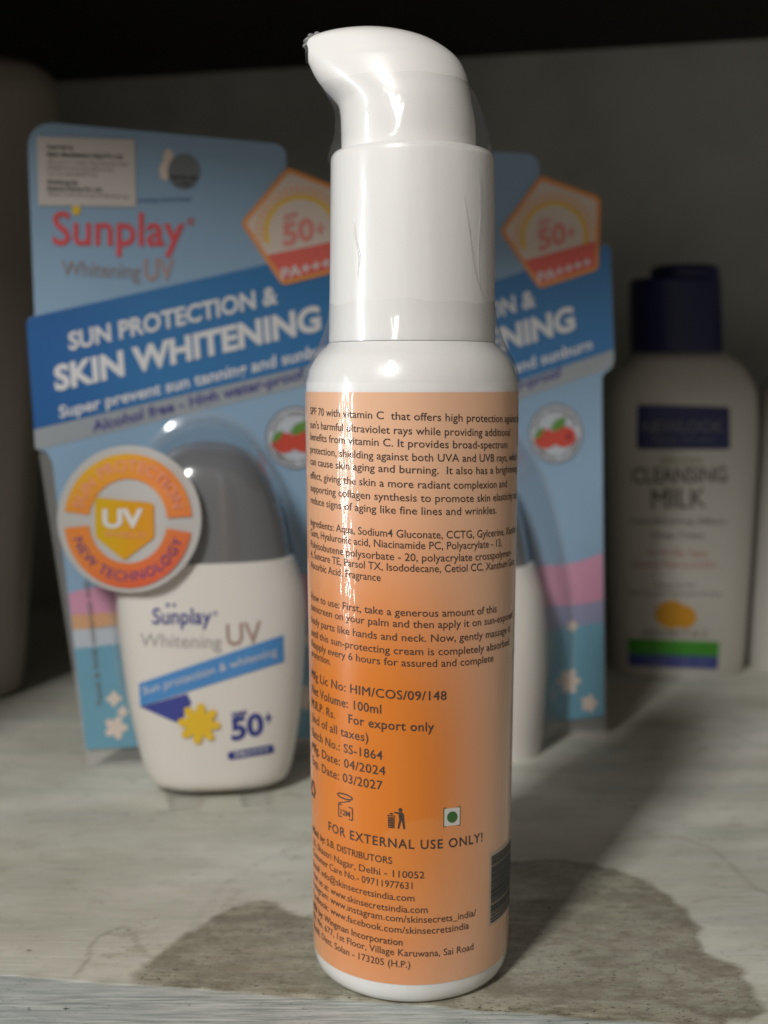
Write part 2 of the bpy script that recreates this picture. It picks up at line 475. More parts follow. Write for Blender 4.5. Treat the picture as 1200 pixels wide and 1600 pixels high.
structure(mb.build('upper_shelf', mat('dark_underside', (0.022, 0.02, 0.017), 0.75, 0.2, vary=0.3, bscale=30)))

# ------------------------------------------------------------------ the pump bottle
AX, AY = 0.0051, 0.2232
bottle = thing('pump_bottle', (AX, AY, 0), 'tall white pump bottle with orange printed label at the front edge of the shelf', 'pump bottle')
PROF = [(0.0, 0.0165), (0.0006, 0.0174), (0.0016, 0.01805), (0.003, 0.0184), (0.006, 0.01855), (0.04, 0.01885), (0.08, 0.0192), (0.108, 0.0194),
        (0.1098, 0.0193), (0.1122, 0.0187), (0.1142, 0.0177), (0.1156, 0.0166), (0.1164, 0.0156), (0.1170, 0.0152)]
NS = 160


def circ(r, z, n=NS): return [(AX + r * math.cos(2 * math.pi * i / n), AY + r * math.sin(2 * math.pi * i / n), z) for i in range(n)]


plastic = mat('white_plastic', (0.80, 0.785, 0.765), 0.30, 0.5, coat=0.8, sss=0.15, bump=0.40, bscale=190, bstretch=(1, 1, 0.16), coat_rough=0.08)
mb = MB(); mb.loft([circ(0.0150, 0.0002)] + [circ(r, z) for z, r in PROF[:1]] + [circ(r, z) for z, r in PROF[1:]])
mb.build('bottle_body', plastic, bottle)

# wrapped label with its printed colour gradient
LZ0, LZ1 = 0.0042, 0.1083


def r_at(z): return interp(z, PROF)


labm = bpy.data.materials.new('orange_label_print'); labm.use_nodes = True; h = NT(labm); b_ = h.N['Principled BSDF']
tc = h.N.new('ShaderNodeTexCoord'); sx = h.N.new('ShaderNodeSeparateXYZ'); h.L.new(tc.outputs['Object'], sx.inputs[0])
ang = h.math('ARCTAN2', sx.outputs[0], h.math('MULTIPLY', sx.outputs[1], -1.0))
zz = sx.outputs[2]
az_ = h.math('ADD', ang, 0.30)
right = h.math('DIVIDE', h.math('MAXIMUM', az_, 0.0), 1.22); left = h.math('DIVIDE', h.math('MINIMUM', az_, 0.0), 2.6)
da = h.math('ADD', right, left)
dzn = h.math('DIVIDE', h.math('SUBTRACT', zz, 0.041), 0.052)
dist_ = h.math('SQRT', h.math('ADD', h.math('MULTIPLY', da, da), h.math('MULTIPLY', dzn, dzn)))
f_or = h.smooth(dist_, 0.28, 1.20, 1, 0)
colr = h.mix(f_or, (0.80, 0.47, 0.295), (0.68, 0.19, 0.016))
cx_ = h.math('MULTIPLY', h.math('SUBTRACT', ang, 0.12), 0.0186); cz_ = h.math('SUBTRACT', zz, 0.0235)
disc = h.math('SQRT', h.math('ADD', h.math('MULTIPLY', cx_, cx_), h.math('MULTIPLY', cz_, cz_)))
colr = h.mix(h.smooth(disc, 0.0105, 0.0115, 0.22, 0), colr, (0.76, 0.33, 0.11))
h.L.new(colr, b_.inputs['Base Color'])
b_.inputs['Roughness'].default_value = 0.33; b_.inputs['Coat Weight'].default_value = 0.8; b_.inputs['Coat Roughness'].default_value = 0.085
b_.inputs['Specular IOR Level'].default_value = 0.4
nz = h.noise(tc.outputs['Object'], 190, 4, 0.55, (1.0, 1.0, 0.16))
bp = h.N.new('ShaderNodeBump'); bp.inputs['Strength'].default_value = 0.75; bp.inputs['Distance'].default_value = 0.0008
h.L.new(nz, bp.inputs['Height']); h.L.new(bp.outputs[0], b_.inputs['Coat Normal'])
rings = []
for z in np.linspace(LZ0, LZ1, 40): rings.append(circ(r_at(z) + 0.00008, z))
mb = MB(); mb.loft(rings, cap0=False, cap1=False); label = mb.build('label', labm, bottle)


def Scyl(u, v, off=0.0):
    """the point of the bottle's side that a sight line meets: returned as angle and height"""
    r = ray(u, v); z = 0.06
    for _ in range(8):
        R = r_at(z)
        ox, oy = -AX, -AY; A = r.x ** 2 + r.y ** 2; B = ox * r.x + oy * r.y; C = ox * ox + oy * oy - R * R
        disc_ = B * B - A * C; t = (-B - math.sqrt(max(disc_, 0))) / A; z = CAM_H + r.z * t
    p = CAMP + r * t
    return math.atan2(p.x - AX, -(p.y - AY)), z


def cyl(th, z, off=0.00013):
    R = r_at(z) + off
    return (AX + R * math.sin(th), AY - R * math.cos(th), z)


TILT = 0.031
TH0, ZREF = rad(-68.5), 0.105
dark = ink('label_ink', (0.062, 0.042, 0.034), 0.45)
txt = MB()


def lab_line(s, prefix, px, cap, bold=0.0, start=None, spacing=1.0, z_off=0.0):
    """a line of label print whose prefix ends at the sight line px; lines start at the label's left margin"""
    th1, z1 = Scyl(*px)
    strike = bold * 1.5 if 'M' in s else 0.0
    if strike: bold = 0.0
    vs, fs, W = glyphs(s, bold, spacing)
    Wp = glyphs(prefix, bold, spacing)[2] if prefix != s else W
    if start is None: th0 = TH0 - TILT * (ZREF - z1) / 0.019
    else: th0 = Scyl(*start)[0]
    k = (th1 - th0) / Wp
    R = 0.019
    txt.add([cyl(th0 + k * x, z1 + TILT * R * (th1 - (th0 + k * x)) + y * cap) for x, y in vs], fs)
    if strike:
        txt.add([cyl(th0 + k * (x + strike), z1 + TILT * R * (th1 - (th0 + k * x)) + y * cap, 0.00016) for x, y in vs], fs)


c1 = 0.00132
for s, p, q in [
    ("SPF 70 with vitamin C  that offers high protection against the", "SPF 70 with vitamin C  that offers high protection", (784, 659.5)),
    ("sun's harmful ultraviolet rays while providing additional", "sun's harmful ultraviolet rays while providing", (753, 681)),
    ("benefits from vitamin C. It provides broad-spectrum", None, (792, 700)),
    ("protection, shielding against both UVA and UVB rays, which", "protection, shielding against both UVA and UVB", (771.5, 721)),
    ("can cause skin aging and burning.  It also has a brightening", "can cause skin aging and burning.  It also has a", (770, 740)),
    ("effect, giving the skin a more radiant complexion and", "effect, giving the skin a more radiant complexion", (775, 762)),
    ("supporting collagen synthesis to promote skin elasticity and", "supporting collagen synthesis to promote skin", (765, 783)),
    ("reduce signs of aging like fine lines and wrinkles.", None, (775, 802)),
    ("Ingredients: Aqua, Sodium4 Gluconate, CCTG, Gylcerine, Xanthan", "Ingredients: Aqua, Sodium4 Gluconate, CCTG, Gylcerine,", (787, 836)),
    ("Gum, Hyaluronic acid, Niacinamide PC, Polyacrylate - 13,", None, (783, 853)),
    ("Polyisobutene polysorbate - 20, polyacrylate crosspolymer-", None, (798, 868)),
    ("4, Suncare TE, Parsol TX, Isododecane, Cetiol CC, Xanthum Gum,", "4, Suncare TE, Parsol TX, Isododecane, Cetiol CC,", (754.5, 891)),
    ("Ascorbic Acid, Fragrance", None, (595, 908)),
    ("How to use: First, take a generous amount of this", None, (775, 956)),
    ("sunscreen on your palm and then apply it on sun-exposed", "sunscreen on your palm and then apply it on", (751, 977)),
    ("body parts like hands and neck. Now, gently massage it", None, (796, 987)),
    ("until this sun-protecting cream is completely absorbed.", None, (795.5, 1007)),
    ("Reapply every 6 hours for assured and complete", None, (770, 1033)),
    ("protection.", None, (517, 1039)),
]:
    lab_line(s, p or s, q, c1, bold=0.004)
for s, q, bd in [("Mfg Lic No: HIM/COS/09/148", (697, 1093), 0.012), ("Net Volume: 100ml", (596, 1115), 0.012),
                 ("(incl of all taxes)", (576, 1159), 0.008), ("Batch No.: SS-1864", (598, 1187), 0.008), ("Mfg. Date: 04/2024", (602, 1211), 0.008),
                 ("Exp. Date: 03/2027", (598, 1234), 0.008)]:
    lab_line(s, s, q, 0.00160, bold=bd, spacing=1.06)
lab_line("M.R.P. Rs.", "M.R.P. Rs.", (524, 1123), 0.0016, bold=0.006, spacing=1.06)
lab_line("For export only", "For export only", (678, 1142), 0.0016, bold=0.012, start=(545, 1128), spacing=1.06)
lab_line("FOR EXTERNAL USE ONLY!", "FOR EXTERNAL USE ONLY!", (753, 1314), 0.00165, bold=0.014, start=(514, 1293), spacing=1.15)
for s, q in [("Mktd. by: S.B. DISTRIBUTORS", (612.6, 1349.5)), ("25, Shastri Nagar, Delhi - 110052", (663, 1372)),
             ("Customer Care No.- 09711977631", (644.5, 1389)), ("Email: info@skinsecretsindia.com", (647.5, 1408)),
             ("Visit us at: www.skinsecretsindia.com", (668, 1426)), ("Instagram: www.instagram.com/skinsecrets_india/", (743, 1430)),
             ("Facebook: www.facebook.com/skinsecretsindia", (732, 1450)), ("Mfd. by: Wingman Incorporation", (629, 1477)),
             ("Kh. No. 677, 1st Floor, Village Karuwana, Sai Road", (739, 1483)), ("Baddi, Distt. Solan - 173205 (H.P.)", (641, 1512))]:
    lab_line(s, s, q, 0.00126, bold=0.004)
txt.build('lettering', dark, label)


def local(px):
    th, z = Scyl(*px)
    return lambda x, y, off=0.00013: cyl(th + x / 0.0187, z + y - TILT * x, off)


def seg(mb, F, a, b, w, mi=0, off=0.00013):
    d = Vector((b[0] - a[0], b[1] - a[1])); n = Vector((-d.y, d.x)).normalized() * w / 2
    mb.add([F(a[0] - n.x, a[1] - n.y, off), F(b[0] - n.x, b[1] - n.y, off), F(b[0] + n.x, b[1] + n.y, off), F(a[0] + n.x, a[1] + n.y, off)], [[0, 1, 2, 3]], mi)


def flat(mb, F, pts, mi=0, off=0.00013): mb.add([F(x, y, off) for x, y in pts], [list(range(len(pts)))], mi)


MM = 0.001
# open jar symbol
mb = MB(); F = local((540, 1268))
for a, b in [((-1.6, 1.0), (1.6, 1.0)), ((1.6, 1.0), (1.6, -1.2)), ((1.6, -1.2), (-1.6, -1.2)), ((-1.6, -1.2), (-1.6, 1.0)), ((-1.6, 1.2), (1.2, 2.2))]:
    seg(mb, F, (a[0] * MM, a[1] * MM), (b[0] * MM, b[1] * MM), 0.22 * MM)
e_ = [(-0.1 + 1.75 * math.cos(t), 2.75 + 0.42 * math.sin(t)) for t in np.linspace(0, 2 * math.pi, 25)]
for a, b in zip(e_, e_[1:]): seg(mb, F, (a[0] * MM, a[1] * MM), (b[0] * MM, b[1] * MM), 0.26 * MM)
gv, gf, gw = glyphs('12M', 0.02)
mb.add([F((-1.1 + 2.2 * x / gw) * MM, (-0.75 + y * 1.0) * MM) for x, y in gv], gf)
mb.build('open_jar_symbol', dark, label)
# figure and litter bin symbol
mb = MB(); F = local((619, 1279))


def fl(pts): flat(mb, F, [(x * MM, y * MM) for x, y in pts])


fl([(0.75 + 0.34 * math.cos(t), 1.65 + 0.36 * math.sin(t)) for t in np.linspace(0, 6.1, 14)])
fl([(0.45, 1.25), (1.05, 1.25), (1.35, 0.9), (1.4, -0.1), (0.55, -0.1), (0.45, 0.4)])
fl([(0.55, 1.2), (0.5, 0.85), (-0.35, 1.05), (-0.35, 1.25)])
fl([(0.55, -0.1), (0.95, -0.1), (0.55, -1.75), (0.2, -1.75)])
fl([(0.95, -0.1), (1.4, -0.1), (1.6, -1.75), (1.25, -1.75)])
fl([(-1.55, 0.55), (-0.15, 0.55), (-0.15, 0.35), (-1.55, 0.35)])
for k in range(5): fl([(-1.45 + 0.26 * k + 0.02, 0.25), (-1.27 + 0.26 * k, 0.25), (-1.27 + 0.22 * k + 0.05, -1.7), (-1.40 + 0.22 * k + 0.05, -1.7)])
for k in range(5): fl([(-1.42, 0.1 - 0.42 * k), (-0.25, 0.1 - 0.42 * k), (-0.25, -0.06 - 0.42 * k), (-1.42, -0.06 - 0.42 * k)])
fl([(-1.2, 0.75), (-0.6, 0.65), (-0.5, 0.9), (-1.0, 1.0)])
mb.build('litter_bin_symbol', dark, label)
# recycling triangle near the left edge
mb = MB(); F = local((490, 1230))
tri = [(0, 1.9), (1.9, -1.4), (-1.9, -1.4)]
for i in range(3):
    a, b = tri[i], tri[(i + 1) % 3]
    p = (a[0] + (b[0] - a[0]) * 0.18, a[1] + (b[1] - a[1]) * 0.18); q = (a[0] + (b[0] - a[0]) * 0.82, a[1] + (b[1] - a[1]) * 0.82)
    seg(mb, F, (p[0] * MM, p[1] * MM), (q[0] * MM, q[1] * MM), 0.75 * MM)
mb.build('recycling_symbol', dark, label)
# green dot in a white square
mb = MB(); F = local((706, 1276))
flat(mb, F, [(-1.62 * MM, -1.75 * MM), (1.62 * MM, -1.75 * MM), (1.62 * MM, 1.75 * MM), (-1.62 * MM, 1.75 * MM)], 0, 0.00012)
flat(mb, F, [(-1.45 * MM, -1.58 * MM), (1.45 * MM, -1.58 * MM), (1.45 * MM, 1.58 * MM), (-1.45 * MM, 1.58 * MM)], 1, 0.00016)
flat(mb, F, [(0.98 * MM * math.cos(t), 1.0 * MM * math.sin(t)) for t in np.linspace(0, 2 * math.pi, 30)[:-1]], 0, 0.00020)
mb.build('green_dot_mark', [ink('mark_green', (0.05, 0.13, 0.035)), ink('mark_white', (0.62, 0.60, 0.54))], label)
# barcode at the right edge, bars lying across
th0, zt = Scyl(767, 1338); th1 = th0 + rad(33); zb = Scyl(766, 1442)[1]
mb = MB()


def patch(ta, tb, za, zb_, mi, off):
    n = 8
    for k in range(n):
        a, b = ta + (tb - ta) * k / n, ta + (tb - ta) * (k + 1) / n
        mb.add([cyl(a, za, off), cyl(b, za, off), cyl(b, zb_, off), cyl(a, zb_, off)], [[0, 1, 2, 3]], mi)


patch(th0 - rad(1.5), th1 + rad(2), zb - 0.0004, zt + 0.0008, 0, 0.00012)
z = zb
rb_ = random.Random(5)
while z < zt - 0.0002:
    w = rb_.choice([0.00014, 0.00024, 0.00036, 0.0005]); patch(th0, th1, z, min(z + w, zt), 1, 0.00017); z += w + rb_.choice([0.00007, 0.0001, 0.00018])
mb.build('barcode', [ink('barcode_paper', (0.55, 0.45, 0.36)), ink('barcode_ink', (0.045, 0.048, 0.052))], label)

# collar (tall sleeve) with the parting line at its foot
mb = MB(); CT = 0.1503
mb.loft([circ(r, z) for z, r in [(0.1171, 0.01505), (0.1176, 0.01512), (0.1182, 0.01510), (0.135, 0.0148), (0.1490, 0.01465), (0.1498, 0.01455), (0.1503, 0.0142), (0.1503, 0.0124)]])
mb.build('collar', plastic, bottle)

# pump head: sections stacked upwards, each stretched towards the nozzle on the left
head_plastic = mat('head_plastic', (0.81, 0.79, 0.765), 0.33, 0.5, coat=0.35, sss=0.15, bump=0.05, bscale=60, coat_rough=0.08)


def atY(u, v): r = ray(u, v); return CAMP + r * (AY / r.y)


HS = [(256, 534.5, 743.5, 11.8, .0), (225, 533.5, 743.5, 11.8, .0), (200, 533, 742.5, 11.8, .0), (182, 532, 740.5, 11.8, .02), (166, 529, 737.5, 11.8, .05), (152, 519, 735.5, 11.7, .10), (138, 505.5, 733, 11.6, .18), (121, 493, 729, 11.3, .27),
      (104, 484.5, 721.5, 10.9, .36), (95, 480.5, 715, 10.5, .41), (87, 478, 707, 10.1, .45), (78, 477.5, 695, 9.5, .48), (69, 478.5, 680, 8.7, .49), (62, 482, 664, 7.7, .47), (56, 492, 645, 6.3, .42), (51, 510, 625, 4.6, .32), (47.5, 535, 604, 2.6, .15), (46, 553, 586, 0.8, 0)]
rings = []
for v, ul, ur, b, k in catmull(HS, 4):
    pl, pr = atY(ul, v), atY(ur, v); xc = (pl.x + pr.x) / 2; a = (pr.x - pl.x) / 2; zc = pl.z
    ring = []
    for i in range(96):
        t = 2 * math.pi * i / 96; c, s = math.cos(t), math.sin(t)
        w = b * MM * (1 - k * ((1 - c) / 2) ** 1.2)
        ring.append((xc + a * c, AY + w * s, zc))
    rings.append(ring)
mb = MB(); mb.loft(rings); head = mb.build('pump_head', head_plastic, bottle, sharp=60)
mb = MB(); tip = atY(479, 84)
mb.loft([[(tip.x - 0.00005 + dx, AY + 0.0016 * math.cos(t), tip.z + 0.0016 * math.sin(t)) for t in np.linspace(0, 2 * math.pi, 21)[:-1]] for dx in (0.0006, -0.0001)])
mb.build('nozzle_opening', mat('nozzle_dark', (0.03, 0.03, 0.03), 0.6), head)

# clear shrink film where it bridges from head to collar and from collar to shoulder
film = film_mat('shrink_film_plastic', base=0.015, rough=0.12, gloss=0.5, milk=0.035)
mb = MB()
FS = [(250, 511.5, 770.5, 14.9, 0.0), (236, 515, 769, 14.8, .0), (222, 520, 766, 14.4, 0), (205, 522.5, 763, 13.9, 0), (182, 523, 757.5, 13.2, 0), (165, 519.5, 751, 12.8, .04), (150, 511, 744, 12.3, .1), (138, 504, 734.5, 11.75, .18), (129, 500, 728, 11.2, .24)]
rings = []
for v, ul, ur, b, k in catmull(FS, 4):
    pl, pr = atY(ul, v), atY(ur, v); xc = (pl.x + pr.x) / 2; a = (pr.x - pl.x) / 2
    rings.append([(xc + a * math.cos(t), AY + b * MM * (1 - k * ((1 - math.cos(t)) / 2) ** 1.2) * math.sin(t) * (1 + 0.006 * math.sin(9 * t + v * .05)), pl.z) for t in np.linspace(0, 2 * math.pi, 97)[:-1]])
mb.loft(rings, cap0=False, cap1=False); mb.build('head_film', film, bottle, sharp=80)
mb = MB(); rings = []
for z, r in catmull([(0.1265, 0.01465), (0.1235, 0.01505), (0.1212, 0.01545), (0.1190, 0.0161), (0.1165, 0.0171), (0.1142, 0.0184), (0.1122, 0.0192), (0.1100, 0.01965)], 4):
    rings.append([(AX + r * (1 + 0.004 * math.sin(7 * t + 1) * math.sin(3 * t)) * math.cos(t), AY + r * (1 + 0.004 * math.sin(7 * t + 1) * math.sin(3 * t)) * math.sin(t), z) for t in np.linspace(0, 2 * math.pi, 129)[:-1]])
mb.loft(rings, cap0=False, cap1=False); mb.build('shoulder_film', film, bottle, sharp=80)
mb = MB()
# raised creases of the tight film
crease_m = film_mat('film_crease_plastic', base=0.03, rough=0.1, gloss=0.5, milk=0.22)


def rz(z): return 0.0148 if z > 0.118 else r_at(z) + 0.0001


for pts in [[(724, 300), (733, 360), (741, 420), (757, 470), (768, 505)], [(748, 262), (750, 330), (747, 400), (752, 470)],
            [(553, 345), (556, 372), (562, 400), (560, 428), (566, 448)]]:
    q3 = []
    for u, v, in catmull(pts, 8):
        r_ = ray(u, v); R = 0.0149 if v < 522 else 0.0194
        A = r_.x ** 2 + r_.y ** 2; B = -AX * r_.x - AY * r_.y; Cc_ = AX * AX + AY * AY - R * R
        q3.append(CAMP + r_ * ((-B - math.sqrt(max(B * B - A * Cc_, 0))) / A))
    mc = MB(); rings = []
    for k, p in enumerate(q3):
        f = math.sin(math.pi * (k + 0.3) / (len(q3) - 0.4)); n_ = Vector((p.x - AX, p.y - AY, 0)).normalized(); tn = Vector((-n_.y, n_.x, 0))
        w = 0.00028 * f * (0.7 + 0.6 * noise.noise(p * 400)) + 0.00003
        rings.append([tuple(p + tn * w * math.cos(a) + n_ * (0.00008 * f * math.sin(a) + 0.00005)) for a in np.linspace(0, 2 * math.pi, 9)[:-1]])
    mc.loft(rings); mc.build('film_crease', crease_m, bottle, sharp=80)
mb = MB()
# crumpled end of the film at the nozzle
rr = random.Random(11)
for c, sz in [((481, 64), 0.75), ((487, 58), 0.75), ((496, 54), 0.6), ((478, 72), 0.6)]:
    p = atY(*c); ringsb = []
    for k in range(6):
        f = math.sin(math.pi * (k + 0.4) / 6)
        ringsb.append([(p.x + sz * MM * f * math.cos(t) * (0.7 + 0.6 * rr.random()), AY + 1.9 * sz * MM * f * math.sin(t) * (0.7 + 0.6 * rr.random()), p.z + (k - 2.5) * 0.28 * sz * MM) for t in np.linspace(0, 2 * math.pi, 10)[:-1]])
    mb.loft(ringsb)
mb.build('film_crumple', film_mat('crumpled_film_plastic', rough=0.12, gloss=0.4, milk=0.30), bottle, sharp=80)

# ------------------------------------------------------------------ carded sunscreen packs
M = dict(
    sky=mat('card_sky_blue', (0.265, 0.405, 0.56), 0.42, 0.4, vary=0.06, bscale=30),
    band=None,
    grey=ink('card_grey_stripe', (0.33, 0.36, 0.39), 0.4),
    white=ink('card_white_ink', (0.72, 0.72, 0.73)),
    indigo=ink('card_indigo_ink', (0.075, 0.07, 0.27)),
    red=ink('card_red_ink', (0.72, 0.09, 0.10)),
    yellow=ink('card_yellow_ink', (0.85, 0.55, 0.04)),
    rosy=mat('card_foil_ink', (0.42, 0.29, 0.26), 0.4, 0.5),
    taupe=ink('card_taupe_ink', (0.30, 0.27, 0.27)),
    orange=ink('badge_orange', (0.83, 0.33, 0.09)),
    cream=ink('badge_cream', (0.74, 0.62, 0.54)),
    peach=ink('badge_peach', (0.84, 0.45, 0.22)),
    coral=ink('badge_coral', (0.78, 0.15, 0.12)),
    salmon=ink('badge_salmon', (0.80, 0.28, 0.25)),
    pink=ink('card_pink_wave', (0.62, 0.30, 0.43)),
    lilac=ink('card_pale_wave', (0.50, 0.54, 0.60)),
    apricot=ink('card_apricot_wave', (0.64, 0.36, 0.20)),
    peri=ink('card_periwinkle_wave', (0.30, 0.31, 0.47)),
    teal=mat('card_teal_sea', (0.16, 0.36, 0.48), 0.42, 0.4, vary=0.12, bscale=60),
    leaf=ink('leaf_green', (0.12, 0.26, 0.05)), berry=ink('berry_red', (0.58, 0.07, 0.045)), berrydark=ink('berry_dark', (0.30, 0.03, 0.03)),
    paper=ink('sticker_paper', (0.62, 0.57, 0.53), 0.6), black=ink('sticker_ink', (0.05, 0.045, 0.045), 0.6), greyink=ink('sticker_grey_ink', (0.2, 0.185, 0.18), 0.6),
    seal=mat('seal_foil', (0.17, 0.185, 0.20), 0.35, 0.5, metal=0.3), sealink=ink('seal_ink', (0.03, 0.03, 0.035)),
    body=mat('pack_bottle_white', (0.80, 0.765, 0.72), 0.32, 0.5, sss=0.1),
    cap=mat('smoky_grey_cap', (0.17, 0.175, 0.185), 0.2, 0.7, coat=1.0, bump=0.03, bscale=60),
    navy=ink('bottle_navy_ink', (0.045, 0.055, 0.27)), blue=ink('bottle_blue_ribbon', (0.09, 0.29, 0.64)), deep=ink('bottle_deep_blue', (0.06, 0.075, 0.33)),
    silver=ink('bottle_silver_ink', (0.42, 0.42, 0.415)),
    edge=mat('card_white_edge', (0.7, 0.7, 0.7), 0.6),
    clear=film_mat('blister_plastic', base=0.07, rough=0.12, gloss=0.45, milk=0.11, bscale=90, bump=0.2, stretch=(1, 1, 1)),
)
# band: printed blend from deep blue at its left end to a lighter blue along the middle
bm = bpy.data.materials.new('card_blue_band'); bm.use_nodes = True; h = NT(bm); b_ = h.N['Principled BSDF']
tc = h.N.new('ShaderNodeTexCoord'); sx = h.N.new('ShaderNodeSeparateXYZ'); h.L.new(tc.outputs['Generated'], sx.inputs[0])
h.L.new(h.mix(h.smooth(sx.outputs[0], 0.0, 0.45), (0.016, 0.115, 0.35), (0.035, 0.18, 0.42)), b_.inputs['Base Color']); b_.inputs['Roughness'].default_value = 0.38
M['band'] = bm
# round sticker's arcs: yellow running into orange and red around the ring
om = bpy.data.materials.new('sticker_warm_blend'); om.use_nodes = True; h = NT(om); b_ = h.N['Principled BSDF']
tc = h.N.new('ShaderNodeTexCoord'); sx = h.N.new('ShaderNodeSeparateXYZ'); h.L.new(tc.outputs['Generated'], sx.inputs[0])
dg = h.math('SUBTRACT', h.math('MULTIPLY', sx.outputs[2], 0.62), h.math('MULTIPLY', sx.outputs[0], 0.38))
c_ = h.mix(h.smooth(dg, 0.20, 0.52), (0.83, 0.27, 0.06), (0.83, 0.48, 0.03)); c_ = h.mix(h.smooth(dg, -0.35, 0.12), (0.72, 0.10, 0.055), c_)
h.L.new(c_, b_.inputs['Base Color']); b_.inputs['Roughness'].default_value = 0.4
shm = bpy.data.materials.new('shield_gold'); shm.use_nodes = True; h = NT(shm); b_ = h.N['Principled BSDF']
tc = h.N.new('ShaderNodeTexCoord'); sx = h.N.new('ShaderNodeSeparateXYZ'); h.L.new(tc.outputs['Generated'], sx.inputs[0])
h.L.new(h.mix(h.smooth(sx.outputs[0], 0.0, 1.0), (0.72, 0.44, 0.02), (0.72, 0.31, 0.02)), b_.inputs['Base Color']); b_.inputs['Roughness'].default_value = 0.4


def pack(loc, yaw, label_text, warp, bshift, sticker=True):
    """warp turns the layout of the left pack's face into this pack's; the face lies in an upright plane turned by yaw"""
    R = Vector((math.cos(rad(yaw)), math.sin(rad(yaw)), 0)); Nn = Vector((math.sin(rad(yaw)), -math.cos(rad(yaw)), 0)); O = Vector(loc)

    def P(u, v, n=0.0):
        u, v = warp(u, v); r = ray(u, v); o = O + Nn * n
        t = (o - CAMP).dot(Nn) / r.dot(Nn); return CAMP + r * t

    root = thing('carded_sunscreen_pack', loc, label_text, 'sunscreen pack', 'blue carded sunscreen packs')
    root_loc = Vector(loc)
    # card: printed front on a real board
    top = [(42, 188), (447, 226), (449, 330), (500, 391), (567, 378), (567, 580), (545, 592), (531, 1150), (134, 1172), (82, 722), (72, 705), (56, 703), (41, 498), (54, 494)]
    outline = rounded(top, [48, 22, 4, 4, 14, 14, 8, 3, 3, 4, 6, 14, 16, 4])
    # the card stands bottom edge on the shelf through the clear flange below it
    TH = 0.0007
    mbc = MB(); n = len(outline)
    fr = [P(u, v, 0) for u, v in outline]; bk = [P(u, v, 0) - Nn * TH for u, v in outline]
    mbc.add(fr, [list(range(n))[::-1]], 0); mbc.add(bk, [list(range(n))], 1)
    mbc.add(fr + bk, [[i, (i + 1) % n, n + (i + 1) % n, n + i] for i in range(n)], 1)
    card = mbc.build('backing_card', [M['sky'], M['edge']], root)
    e = 0.00008
    # waves at the foot of the card
    def wavy(y0, y1, amp0, amp1, x0f, ph):
        t_ = [(u, y0 + (u - 100) * x0f + amp0 * math.sin(u * 0.021 + ph)) for u in range(90, 541, 15)]
        b2 = [(u, y1 + (u - 100) * x0f + amp1 * math.sin(u * 0.017 + ph + 1)) for u in range(540, 89, -15)]
        return t_ + b2

    def left_x(v): return 82 + (v - 722) * 52 / 450 + 1.2
    def right_x(v): return 545 - (v - 592) * 14 / 558 - 1.2

    def fit(pts):
        return [(min(max(u, left_x(v)), right_x(v)), v) for u, v in pts]
    mw = MB()
    def strip_(fa, fb, u0=90, u1=540): return [(u, fa(u)) for u in range(u0, u1 + 1, 15)] + [(u, fb(u)) for u in range(u1, u0 - 1, -15)]
    poly_px(mw, P, fit(strip_(lambda u: 928 - (u - 100) * 0.095 + 6 * math.sin(u * 0.03), lambda u: 966)), 1 * e, 0)
    poly_px(mw, P, fit(strip_(lambda u: 958 + 3 * math.sin(u * 0.02), lambda u: 987 - (u - 90) * 0.10, 90, 330)), 2 * e, 1)
    poly_px(mw, P, fit(strip_(lambda u: 985 - (u - 90) * 0.05, lambda u: 1022, 90, 330)), 3 * e, 2)
    poly_px(mw, P, fit(strip_(lambda u: 962 + 4 * math.sin(u * 0.03), lambda u: 1022, 330, 540)), 3 * e, 4)
    sea = [(u, 1010 - (u - 100) * 0.02 + 5 * math.sin(u * 0.02)) for u in range(90, 541, 15)] + [(531, 1149), (134, 1171)]
    poly_px(mw, P, fit(sea), 4 * e, 3)
    mw.build('wave_print', [M['pink'], M['apricot'], M['lilac'], M['teal'], M['peri']], card)
    # white blossoms
    for (cx, cy, r, k) in [(181, 1137, 19, 5), (178, 1092, 12, 4), (192, 1112, 9, 4), (470, 1090, 22, 6), (505, 1128, 15, 5), (480, 1000, 10, 5)]:
        pts = []
        for i in range(k * 8):
            a = 2 * math.pi * i / (k * 8); q = r * (0.55 + 0.45 * abs(math.cos(a * k / 2)))
            pts.append((cx + q * math.cos(a), cy - q * math.sin(a)))
        mf = MB(); poly_px(mf, P, pts, 6 * e); mf.build('blossom_print', M['cream'], card)
    mf = MB(); poly_px(mf, P, ell((263, 246), 8, 14, 20), 1 * e); poly_px(mf, P, ell((257, 267), 8, 15, 20), 1.5 * e)
    mf.build('petal_print', M['cream'], card)
    # blue band and grey stripe
    mbn = MB()
    band = rounded([(54, 494), (567, 379), (566, 552), (53, 671), (41, 500)], [3, 14, 1, 1, 14])
    poly_px(mbn, P, band, 2 * e); mbn.build('blue_band', M['band'], card)
    mg = MB(); poly_px(mg, P, rounded([(53, 671.5), (566, 552.5), (566, 579), (546, 586), (62, 702), (55, 702)], [1, 1, 8, 2, 3, 3]), 1.5 * e); mg.build('grey_stripe', M['grey'], card)
    # writing on the card
    ml = MB(); o_ = 4 * e
    text_px(ml, P, "SUN PROTECTION &", (108, 547), (435, 473), 27, o_, 0, bold=0.03)
    text_px(ml, P, "SKIN WHITENING", (86, 610), (502, 514), 37, o_, 0, bold=0.04)
    text_px(ml, P, "Super prevent sun tanning and sunburn", (93, 653), (530, 549), 18, o_, 0, bold=0.02)
    text_px(ml, P, "Alcohol free - High water-proof", (145, 675), (476, 591), 17, o_, 1, bold=0.02)
    text_px(ml, P, "Sunplay", (82, 382), (288, 384), 52, o_, 2, bold=0.012)
    poly_px(ml, P, ell((119, 328), 7, 8, 18), o_, 3)
